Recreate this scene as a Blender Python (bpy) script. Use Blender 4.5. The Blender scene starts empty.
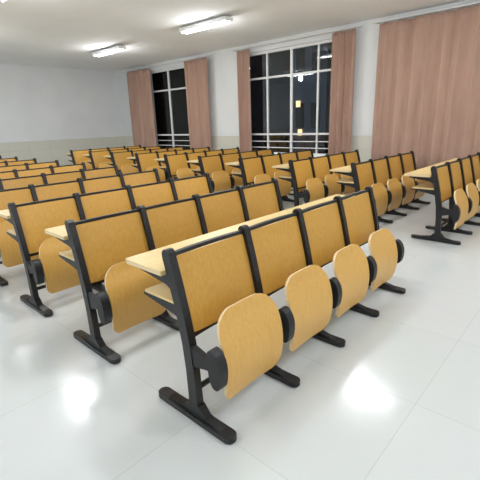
import bpy, math, random
from mathutils import Matrix, Vector
random.seed(3)
sc=bpy.context.scene
sc.view_settings.view_transform='Standard'
S=0.53; R=0.997; C2=3.82; NR=10
XW=7.0; YB=11.8; XL=-4.5; YF=-4.5; HC=3.25; DADO=1.08
# ------------------------------------------------ materials
def srgb(r,g,b):
    f=lambda c:(c/255/12.92 if c/255<=.04045 else ((c/255+.055)/1.055)**2.4)
    return (f(r),f(g),f(b),1)
def mat(name,col,rough=.5,metal=0,spec=.5):
    m=bpy.data.materials.new(name);m.use_nodes=True
    b=m.node_tree.nodes['Principled BSDF']
    b.inputs['Base Color'].default_value=col;b.inputs['Roughness'].default_value=rough
    b.inputs['Metallic'].default_value=metal;b.inputs['Specular IOR Level'].default_value=spec
    return m
def noisy(m,c1,c2,scale=(1,1,1),ns=4,detail=4,bump=0,dist=0.0,lo=.35,hi=.65):
    nt=m.node_tree;N=nt.nodes;L=nt.links;b=N['Principled BSDF']
    tc=N.new('ShaderNodeTexCoord');mp=N.new('ShaderNodeMapping');mp.inputs['Scale'].default_value=scale
    no=N.new('ShaderNodeTexNoise');no.inputs['Scale'].default_value=ns;no.inputs['Detail'].default_value=detail
    no.inputs['Distortion'].default_value=dist
    cr=N.new('ShaderNodeValToRGB');cr.color_ramp.elements[0].position=lo;cr.color_ramp.elements[1].position=hi
    cr.color_ramp.elements[0].color=c1;cr.color_ramp.elements[1].color=c2
    L.new(tc.outputs['Object'],mp.inputs['Vector']);L.new(mp.outputs[0],no.inputs['Vector'])
    L.new(no.outputs['Fac'],cr.inputs[0]);L.new(cr.outputs[0],b.inputs['Base Color'])
    if bump:
        bp=N.new('ShaderNodeBump');bp.inputs['Strength'].default_value=bump;bp.inputs['Distance'].default_value=.002
        L.new(no.outputs['Fac'],bp.inputs['Height']);L.new(bp.outputs[0],b.inputs['Normal'])
    return m
M_BACK=noisy(mat('wood_back_veneer',(0,0,0,1),.38),srgb(199,149,62),srgb(208,159,74),(40,40,1.6),3,4,0,.2)
M_SEAT=noisy(mat('wood_seat_veneer',(0,0,0,1),.36),srgb(213,164,84),srgb(221,174,95),(36,36,1.4),3,4,0,.2)
M_DESK=noisy(mat('wood_desk_top',(0,0,0,1),.35),srgb(218,190,130),srgb(227,200,142),(2,30,30),3,5,0,.4)
M_EDGE=noisy(mat('plywood_edge',(0,0,0,1),.5),srgb(222,198,155),srgb(238,216,176),(3,3,120),3,2)
M_BLK=noisy(mat('black_powder_coat',(0,0,0,1),.42),srgb(20,21,24),srgb(29,30,33),(1,1,1),40,3,.15)
M_PLA=mat('black_plastic',srgb(22,23,26),.5)
M_WALL=noisy(mat('wall_paint',(0,0,0,1),.85),srgb(228,230,231),srgb(234,236,236),(1,1,1),1.2,3,.05)
M_CEIL=noisy(mat('ceiling_paint',(0,0,0,1),.9),srgb(244,245,245),srgb(249,249,249),(1,1,1),1.0,2)
M_WHITE=mat('white_upvc',srgb(235,236,235),.4)
M_CURT=noisy(mat('curtain_fabric',(0,0,0,1),.9),srgb(176,143,127),srgb(186,153,136),(1,1,.2),6,4,.1)
# floor tiles
M_FLOOR=mat('polished_floor_tile',(0,0,0,1),.16);nt=M_FLOOR.node_tree;N=nt.nodes;L=nt.links;b=N['Principled BSDF']
tc=N.new('ShaderNodeTexCoord');br=N.new('ShaderNodeTexBrick');br.offset=0;br.squash=1
br.inputs['Scale'].default_value=1;br.inputs['Brick Width'].default_value=.8;br.inputs['Row Height'].default_value=.8
br.inputs['Mortar Size'].default_value=.002;br.inputs['Mortar Smooth'].default_value=.2
br.inputs['Color1'].default_value=srgb(203,207,206);br.inputs['Color2'].default_value=srgb(206,210,209);br.inputs['Mortar'].default_value=srgb(186,190,190)
no=N.new('ShaderNodeTexNoise');no.inputs['Scale'].default_value=2.5;no.inputs['Detail'].default_value=6
mx=N.new('ShaderNodeMixRGB');mx.blend_type='MULTIPLY';mx.inputs[0].default_value=.04
L.new(tc.outputs['Object'],br.inputs['Vector']);L.new(tc.outputs['Object'],no.inputs['Vector'])
L.new(br.outputs['Color'],mx.inputs[1]);L.new(no.outputs['Color'],mx.inputs[2]);L.new(mx.outputs[0],b.inputs['Base Color'])
# dado tiles
M_DADO=mat('dado_tile',(0,0,0,1),.35);nt=M_DADO.node_tree;N=nt.nodes;L=nt.links;b=N['Principled BSDF']
tc=N.new('ShaderNodeTexCoord');sx=N.new('ShaderNodeSeparateXYZ');ad=N.new('ShaderNodeMath');cb=N.new('ShaderNodeCombineXYZ')
L.new(tc.outputs['Object'],sx.inputs[0]);L.new(sx.outputs[0],ad.inputs[0]);L.new(sx.outputs[1],ad.inputs[1])
L.new(ad.outputs[0],cb.inputs[0]);L.new(sx.outputs[2],cb.inputs[1])
br=N.new('ShaderNodeTexBrick');br.offset=0;br.inputs['Scale'].default_value=1;br.inputs['Brick Width'].default_value=.6;br.inputs['Row Height'].default_value=.27
br.inputs['Mortar Size'].default_value=.003;br.inputs['Color1'].default_value=srgb(214,212,199);br.inputs['Color2'].default_value=srgb(217,215,203);br.inputs['Mortar'].default_value=srgb(192,190,179)
L.new(cb.outputs[0],br.inputs['Vector']);L.new(br.outputs['Color'],b.inputs['Base Color'])
# glass
M_GLASS=bpy.data.materials.new('window_glass');M_GLASS.use_nodes=True;nt=M_GLASS.node_tree;nt.nodes.clear();N=nt.nodes;L=nt.links
o=N.new('ShaderNodeOutputMaterial');mxs=N.new('ShaderNodeMixShader');tr=N.new('ShaderNodeBsdfTransparent');gl=N.new('ShaderNodeBsdfGlossy')
fr=N.new('ShaderNodeFresnel');fr.inputs[0].default_value=1.5
tr.inputs[0].default_value=(.8,.85,.88,1);gl.inputs['Roughness'].default_value=.02
L.new(fr.outputs[0],mxs.inputs[0]);L.new(tr.outputs[0],mxs.inputs[1]);L.new(gl.outputs[0],mxs.inputs[2]);L.new(mxs.outputs[0],o.inputs[0])
def emis(name,col,st):
    m=bpy.data.materials.new(name);m.use_nodes=True;b=m.node_tree.nodes['Principled BSDF']
    b.inputs['Base Color'].default_value=col;b.inputs['Emission Color'].default_value=col;b.inputs['Emission Strength'].default_value=st
    return m
M_LAMP=emis('warm_window_light',(1,.6,.25,1),3)
# ------------------------------------------------ mesh builder
class MB:
    def __init__(s): s.v=[];s.f=[];s.m=[];s.mats=[];s.sm=[]
    def mi(s,m):
        if m not in s.mats: s.mats.append(m)
        return s.mats.index(m)
    def add(s,vs,fs,m,smooth=False):
        o=len(s.v);s.v+=[tuple(v) for v in vs];i=s.mi(m)
        for f in fs: s.f.append([o+k for k in f]);s.m.append(i);s.sm.append(smooth)
    def box(s,a,b,m):
        x0,y0,z0=a;x1,y1,z1=b
        s.add([(x0,y0,z0),(x1,y0,z0),(x1,y1,z0),(x0,y1,z0),(x0,y0,z1),(x1,y0,z1),(x1,y1,z1),(x0,y1,z1)],
              [(0,3,2,1),(4,5,6,7),(0,1,5,4),(1,2,6,5),(2,3,7,6),(3,0,4,7)],m)
    def ext(s,poly,axis,c0,c1,m,smooth=False):
        f={'x':lambda c,p:(c,p[0],p[1]),'z':lambda c,p:(p[0],p[1],c),'y':lambda c,p:(p[0],c,p[1])}[axis]
        n=len(poly);vs=[f(c0,p) for p in poly]+[f(c1,p) for p in poly]
        s.add(vs,[list(range(n))[::-1],list(range(n,2*n))],m)
        s.add(vs,[(i,(i+1)%n,n+(i+1)%n,n+i) for i in range(n)],m,smooth)
    def tube(s,p0,p1,r,m,n=10):
        p0=Vector(p0);p1=Vector(p1);d=(p1-p0).normalized();a=d.orthogonal().normalized();b=d.cross(a)
        vs=[p+a*math.cos(2*math.pi*i/n)*r+b*math.sin(2*math.pi*i/n)*r for p in (p0,p1) for i in range(n)]
        s.add(vs,[(i,(i+1)%n,n+(i+1)%n,n+i) for i in range(n)],m,True);s.add(vs,[list(range(n))[::-1],list(range(n,2*n))],m)
    def panel(s,xc,hw,path,bow,th,rt,rb,mf,me,nu=10,nv=16):
        y0,z0=path(0);y1,z1=path(1);Hh=math.hypot(y1-y0,z1-z0)
        F=[];B=[]
        for j in range(nv+1):
            v=(1-math.cos(math.pi*j/nv))/2
            d=v*Hh;w=hw
            if d<rb: w=hw-rb+math.sqrt(max(0,rb*rb-(rb-d)**2))
            e=Hh-d
            if e<rt: w=hw-rt+math.sqrt(max(0,rt*rt-(rt-e)**2))
            y,z=path(v);ya,za=path(min(1,v+.01));yb,zb=path(max(0,v-.01))
            ty,tz=ya-yb,za-zb;l=math.hypot(ty,tz);ny,nz=-tz/l,ty/l
            for i in range(nu+1):
                u=-1+2*i/nu;x=xc+u*w
                k=bow*(1-(u*w/hw)**2)
                F.append((x,y+ny*(-k),z+nz*(-k)));B.append((x,y+ny*(-k-th),z+nz*(-k-th)))
        W=nu+1;n=len(F);vs=F+B
        ff=[(j*W+i,j*W+i+1,(j+1)*W+i+1,(j+1)*W+i) for j in range(nv) for i in range(nu)]
        bf=[(n+a,n+d,n+c,n+b) for a,b,c,d in ff]
        s.add(vs,ff+bf,mf,True)
        rim=[i for i in range(W)]+[j*W+nu for j in range(1,nv+1)]+[nv*W+i for i in range(nu-1,-1,-1)]+[j*W for j in range(nv-1,0,-1)]
        vs2=[vs[k] for k in rim]+[vs[n+k] for k in rim];k=len(rim)
        s.add(vs2,[(i,k+i,k+(i+1)%k,(i+1)%k) for i in range(k)],me,False)
    def mesh(s,name):
        me=bpy.data.meshes.new(name);me.from_pydata(s.v,[],s.f)
        for m in s.mats: me.materials.append(m)
        me.polygons.foreach_set('material_index',s.m);me.polygons.foreach_set('use_smooth',s.sm);me.update();return me
def obj(name,me,loc=(0,0,0)):
    if isinstance(me,MB): me=me.mesh(name)
    o=bpy.data.objects.new(name,me);sc.collection.objects.link(o);o.location=loc;return o
def bevel(o,w,seg=2):
    m=o.modifiers.new('bevel','BEVEL');m.width=w;m.segments=seg;m.limit_method='ANGLE';m.angle_limit=math.radians(50);return o
# ------------------------------------------------ bench
CL=[(-.005,.03),(.0,.15),(.005,.28),(.018,.42),(.045,.56),(.078,.70),(.118,.845)]
def post_y(z):
    for (a,b),(c,d) in zip(CL,CL[1:]):
        if z<=d: return a+(c-a)*(z-b)/(d-b)
    return CL[-1][0]
def bench_mesh():
    g=MB();W=4*S
    hw=[.034,.029,.028,.029,.028,.027,.027]
    lf=[];rt=[]
    for i,(y,z) in enumerate(CL):
        a=CL[max(0,i-1)];b=CL[min(len(CL)-1,i+1)];ty,tz=b[0]-a[0],b[1]-a[1];l=math.hypot(ty,tz)
        ny,nz=tz/l,-ty/l;lf.append((y-ny*hw[i],z-nz*hw[i]));rt.append((y+ny*hw[i],z+nz*hw[i]))
    cap=[(.118-.023,.866),(.118-.008,.878),(.118+.014,.878),(.118+.027,.862)]
    prof=lf+cap+rt[::-1]
    for n in range(5):
        x=n*S
        g.ext(prof,'x',x-.021,x+.021,M_BLK)
        ft=[]
        for k in range(9):
            t=math.pi*k/8;ft.append((x+.035*math.cos(t),.262+.035*math.sin(t)))
        for k in range(9):
            t=math.pi+math.pi*k/8;ft.append((x+.035*math.cos(t),-.225+.035*math.sin(t)))
        g.ext(ft,'z',.006,.034,M_BLK)
        g.ext([(-.20,.03),(.23,.03),(.08,.055),(.035,.10),(-.04,.10),(-.08,.055)],'x',x-.022,x+.022,M_BLK)
        for yy in (-.21,.24): g.ext([(x+.02*math.cos(2*math.pi*k/12),yy+.02*math.sin(2*math.pi*k/12)) for k in range(12)],'z',0,.008,M_PLA)
        g.ext([(post_y(.56),.54),(.16,.565),(.34,.595),(.345,.607),(.07,.607)],'x',x-.012,x+.012,M_BLK)
        g.ext([(.07,.66),(.14,.70),(.38,.735),(.385,.752),(.09,.752)],'x',x-.014,x+.014,M_BLK)
        # seat arm
        g.ext([(.02,.30),(.02,.43),(-.03,.415),(-.10,.395),(-.19,.40),(-.19,.345),(-.10,.335),(-.04,.32)],'x',x-.016,x+.016,M_PLA)
        cy,cz=-.172,.36;lobe=[]
        for k in range(22):
            t=2*math.pi*k/22;c,s_=math.cos(t),math.sin(t)
            lobe.append((cy+.040*(abs(c)**.8)*(1 if c>0 else -1)+.02*s_*s_*(1 if s_>0 else -.2),cz+.098*s_))
        g.ext(lobe,'x',x-.026,x+.026,M_PLA,True)
        for i,(a,b) in enumerate([(-.062,-.026),(.026,.062)]):
            if (n==0 and i==0) or (n==4 and i==1): continue
            g.ext([(cy+.038+.028*math.cos(2*math.pi*k/16),cz+.0+.055*math.sin(2*math.pi*k/16)) for k in range(16)],'x',x+a,x+b,M_PLA,True)
    for n in range(4):
        xc=n*S+S/2
        def bp(v):
            z=.462+v*(.838-.462);return (post_y(z)-.004,z)
        g.panel(xc,S/2-.021,bp,-.014,.012,.012,.012,M_BACK,M_EDGE)
        for z,hh in ((.846,.010),(.452,.012)):
            nn=10;vs=[]
            for i in range(nn+1):
                u=-1+2*i/nn;x=xc+u*(S/2-.019);y=post_y(z)-.004+.014*(1-u*u)
                vs+=[(x,y-.006,z-hh),(x,y+.018,z-hh),(x,y+.018,z+hh),(x,y-.006,z+hh)]
            fs=[]
            for i in range(nn):
                a=4*i;b=a+4
                for k in range(4): fs.append((a+k,a+(k+1)%4,b+(k+1)%4,b+k))
            g.add(vs,[f[::-1] for f in fs],M_BLK)
        def sp(v):
            z=.14+v*.452
            y=-.165-.030*math.sin(math.pi*min(1,v*1.15))+.05*v*v*v
            return (y,z)
        g.panel(xc-.008,.216,sp,.012,.018,.13,.07,M_SEAT,M_EDGE,12,22)
        g.box((xc-.2,-.155,.33),(xc+.2,-.145,.36),M_BLK)
    g.ext([(-.045,.135),(W+.045,.135),(W+.045,.42),(W+.037,.44),(-.037,.44),(-.045,.42)],'z',.753,.7765,M_DESK)
    g.box((-.0457,.14,.755),(-.0447,.42,.7745),M_EDGE)
    g.box((W+.0447,.14,.755),(W+.0457,.42,.7745),M_EDGE)
    g.box((-.01,.085,.607),(W+.01,.335,.622),M_DESK)
    g.tube((0,.012,.16),(W,.012,.16),.015,M_BLK)
    return g.mesh('lecture_bench')
bm_=bench_mesh()
for c in (0,C2):
    for r in range(NR):
        bevel(obj('lecture_bench',bm_,(c,r*R,0)),.0035,2)
# ------------------------------------------------ room
T=.24
def slab(name,a,b,m):
    g=MB();g.box(a,b,m);return obj(name,g)
slab('floor',(XL-T,YF-T,-.1),(XW+T,YB+T,0),M_FLOOR)
slab('ceiling',(XL-T,YF-T,HC),(XW+T,YB+T,HC+.1),M_CEIL)
slab('wall_back',(XL-T,YB,0),(XW+T,YB+T,HC),M_WALL)
slab('wall_front',(XL-T,YF-T,0),(XW+T,YF,HC),M_WALL)
slab('wall_corridor',(XL-T,YF,0),(XL,YB,HC),M_WALL)
WIN=[(7.2,10.6),(2.95,5.8),(-1.6,2.15)];ZS=.62;ZT=3.05
g=MB()
ys=[YF]+[y for w in sorted(WIN) for y in w]+[YB]
for i in range(0,len(ys),2): g.box((XW,ys[i],0),(XW+T,ys[i+1],HC),M_WALL)
for a,b in WIN: g.box((XW,a,0),(XW+T,b,ZS),M_WALL);g.box((XW,a,ZT),(XW+T,b,HC),M_WALL)
obj('wall_windows',g)
slab('trim_1',(XL,YB-.012,.10),(XW,YB,DADO),M_DADO)
g=MB()
for i in range(0,len(ys),2): g.box((XW-.012,ys[i],.10),(XW,ys[i+1],DADO),M_DADO)
for a,b in WIN: g.box((XW-.012,a,.10),(XW,b,ZS),M_DADO)
obj('trim_2',g)
M_BASE=mat('baseboard_tile',srgb(120,112,104),.3)
slab('baseboard_back',(XL,YB-.014,0),(XW,YB,.10),M_BASE)
slab('baseboard_windows',(XW-.014,YF,0),(XW,YB,.10),M_BASE)
for k,(a,b) in enumerate(WIN):
    g=MB();x0,x1=XW+.06,XW+.12
    def bar(y0,y1,z0,z1,xa=x0,xb=x1): g.box((xa,y0,z0),(xb,y1,z1),M_WHITE)
    bar(a,a+.06,ZS,ZT);bar(b-.06,b,ZS,ZT);bar(a+.06,b-.06,ZS,ZS+.06);bar(a+.06,b-.06,ZT-.06,ZT)
    nd=4
    for i in range(1,nd):
        y=a+(b-a)*i/nd;hb=.032 if i==2 else .022;bar(y-hb,y+hb,ZS+.06,ZT-.06)
    for z in (1.12,2.45):
        bar(a+.06,b-.06,z-.022,z+.022,x0+.004,x1-.004)
    g.box((x0+.02,a+.03,ZS+.03),(x0+.026,b-.03,ZT-.03),M_GLASS)
    g.box((XW-.04,a,ZS-.03),(XW+.06,b,ZS+.004),M_WHITE)
    for z in (.80,.95): g.tube((XW+.03,a,z),(XW+.03,b,z),.012,M_WHITE)
    obj('window_%d'%(k+1),g)
def curtain(y0,y1,nf,seed):
    rnd=random.Random(seed);g=MB();n=nf*14;zs=[.28,.8,1.5,2.2,2.8,3.0,3.11];vs=[]
    ph=[rnd.uniform(-.6,.6) for _ in range(nf+2)]
    for j,z in enumerate(zs):
        am=.055*(1-.35*(j/(len(zs)-1)))
        for i in range(n+1):
            t=i/n;k=t*nf;p=ph[int(k)]*(1-(k%1))+ph[int(k)+1]*(k%1)
            x=XW-.15-am*math.sin(2*math.pi*k+p)-.02*math.sin(2.3*k+j*.35)
            vs.append((x,y0+(y1-y0)*t+.012*math.sin(4*math.pi*k+p),z))
    W=n+1
    g.add(vs,[(j*W+i,j*W+i+1,(j+1)*W+i+1,(j+1)*W+i) for j in range(len(zs)-1) for i in range(n)],M_CURT,True)
    o=obj('curtain',g);m=o.modifiers.new('s','SOLIDIFY');m.thickness=.004
curtain(9.5,10.75,6,1);curtain(6.9,7.85,5,2);curtain(5.45,5.85,3,3);curtain(2.7,3.25,4,4);curtain(-2.0,2.24,17,5)
g=MB()
for a,b in ((6.8,10.95),(2.6,6.05),(-2.1,2.36)):
    g.tube((XW-.15,a,3.15),(XW-.15,b,3.15),.014,M_WHITE)
    for y in (a+.05,b-.05): g.box((XW-.16,y-.01,3.14),(XW,y+.01,3.165),M_WHITE)
obj('curtain_rail',g)
# ceiling lamps
M_TUBE=emis('fluorescent_tube',(1,1,1,1),3.0)
for x in (-2.2,1.3,4.6):
    for y in (-2.2,1.2,4.6,8.0):
        g=MB();g.box((x-.1,y-.62,HC-.10),(x+.1,y+.62,HC-.04),M_WHITE);g.box((x-.012,y-.4,HC-.04),(x+.012,y-.38,HC),M_WHITE);g.box((x-.012,y+.38,HC-.04),(x+.012,y+.4,HC),M_WHITE)
        for dx in (-.05,.05): g.tube((x+dx,y-.6,HC-.115),(x+dx,y+.6,HC-.115),.014,M_TUBE)
        o=obj('ceiling_lamp',g)
        l=bpy.data.lights.new('tube_light','AREA');l.shape='RECTANGLE';l.size=.2;l.size_y=1.2;l.energy=24;l.color=(.955,.98,1)
        lo=bpy.data.objects.new('tube_light',l);sc.collection.objects.link(lo);lo.location=(x,y,HC-.14);lo.parent=o
        l=bpy.data.lights.new('tube_fill','POINT');l.shadow_soft_size=.08;l.energy=25;l.color=(.955,.98,1)  # extra point fill added under each lamp to lift walls and ceiling
        lo=bpy.data.objects.new('tube_fill',l);sc.collection.objects.link(lo);lo.location=(x,y,HC-.26);lo.parent=o
# outside night
M_FAC=mat('facade',srgb(120,130,145),.8)
g=MB();g.box((20,11.0,-9),(26,13.4,16),M_FAC)
M_DW=mat('dark_window',srgb(20,24,30),.2)
for z in range(-8,16,3):
    for y in (11.4,12.5): g.box((19.97,y,z),(20,y+.6,z+1.4),M_DW)
for y,z in ((12.75,2.2),(12.6,.55)): g.box((19.93,y,z),(19.97,y+.28,z+.35),M_LAMP)
obj('apartment_building',g)
slab('ground',(7.3,-40,-9.2),(60,60,-9),mat('asphalt',srgb(50,50,52),.9))
sl=bpy.data.lights.new('facade_fill','POINT');sl.energy=900;sl.color=(.75,.85,1);slo=bpy.data.objects.new('facade_fill_light',sl);sc.collection.objects.link(slo);slo.location=(14,20,5)  # added unseen point light, there only to brighten the building facade
w=bpy.data.worlds.new('night');sc.world=w;w.use_nodes=True;w.node_tree.nodes['Background'].inputs[0].default_value=(.003,.004,.007,1)
# ------------------------------------------------ camera
psi,p,rho,f,cx,cy,H=.7436,.2898,-.0333,394.49,-1.0588,-1.3089,1.4316
cam=bpy.data.cameras.new('camera');co=bpy.data.objects.new('camera',cam);sc.collection.objects.link(co)
F=Vector((math.cos(psi)*math.cos(p),math.sin(psi)*math.cos(p),-math.sin(p)));R0=Vector((math.sin(psi),-math.cos(psi),0));U0=R0.cross(F)
r=math.cos(rho)*R0+math.sin(rho)*U0;u=-math.sin(rho)*R0+math.cos(rho)*U0
co.matrix_world=Matrix(((r.x,u.x,-F.x,cx),(r.y,u.y,-F.y,cy),(r.z,u.z,-F.z,H),(0,0,0,1)))
cam.lens=f*36/480;sc.camera=co
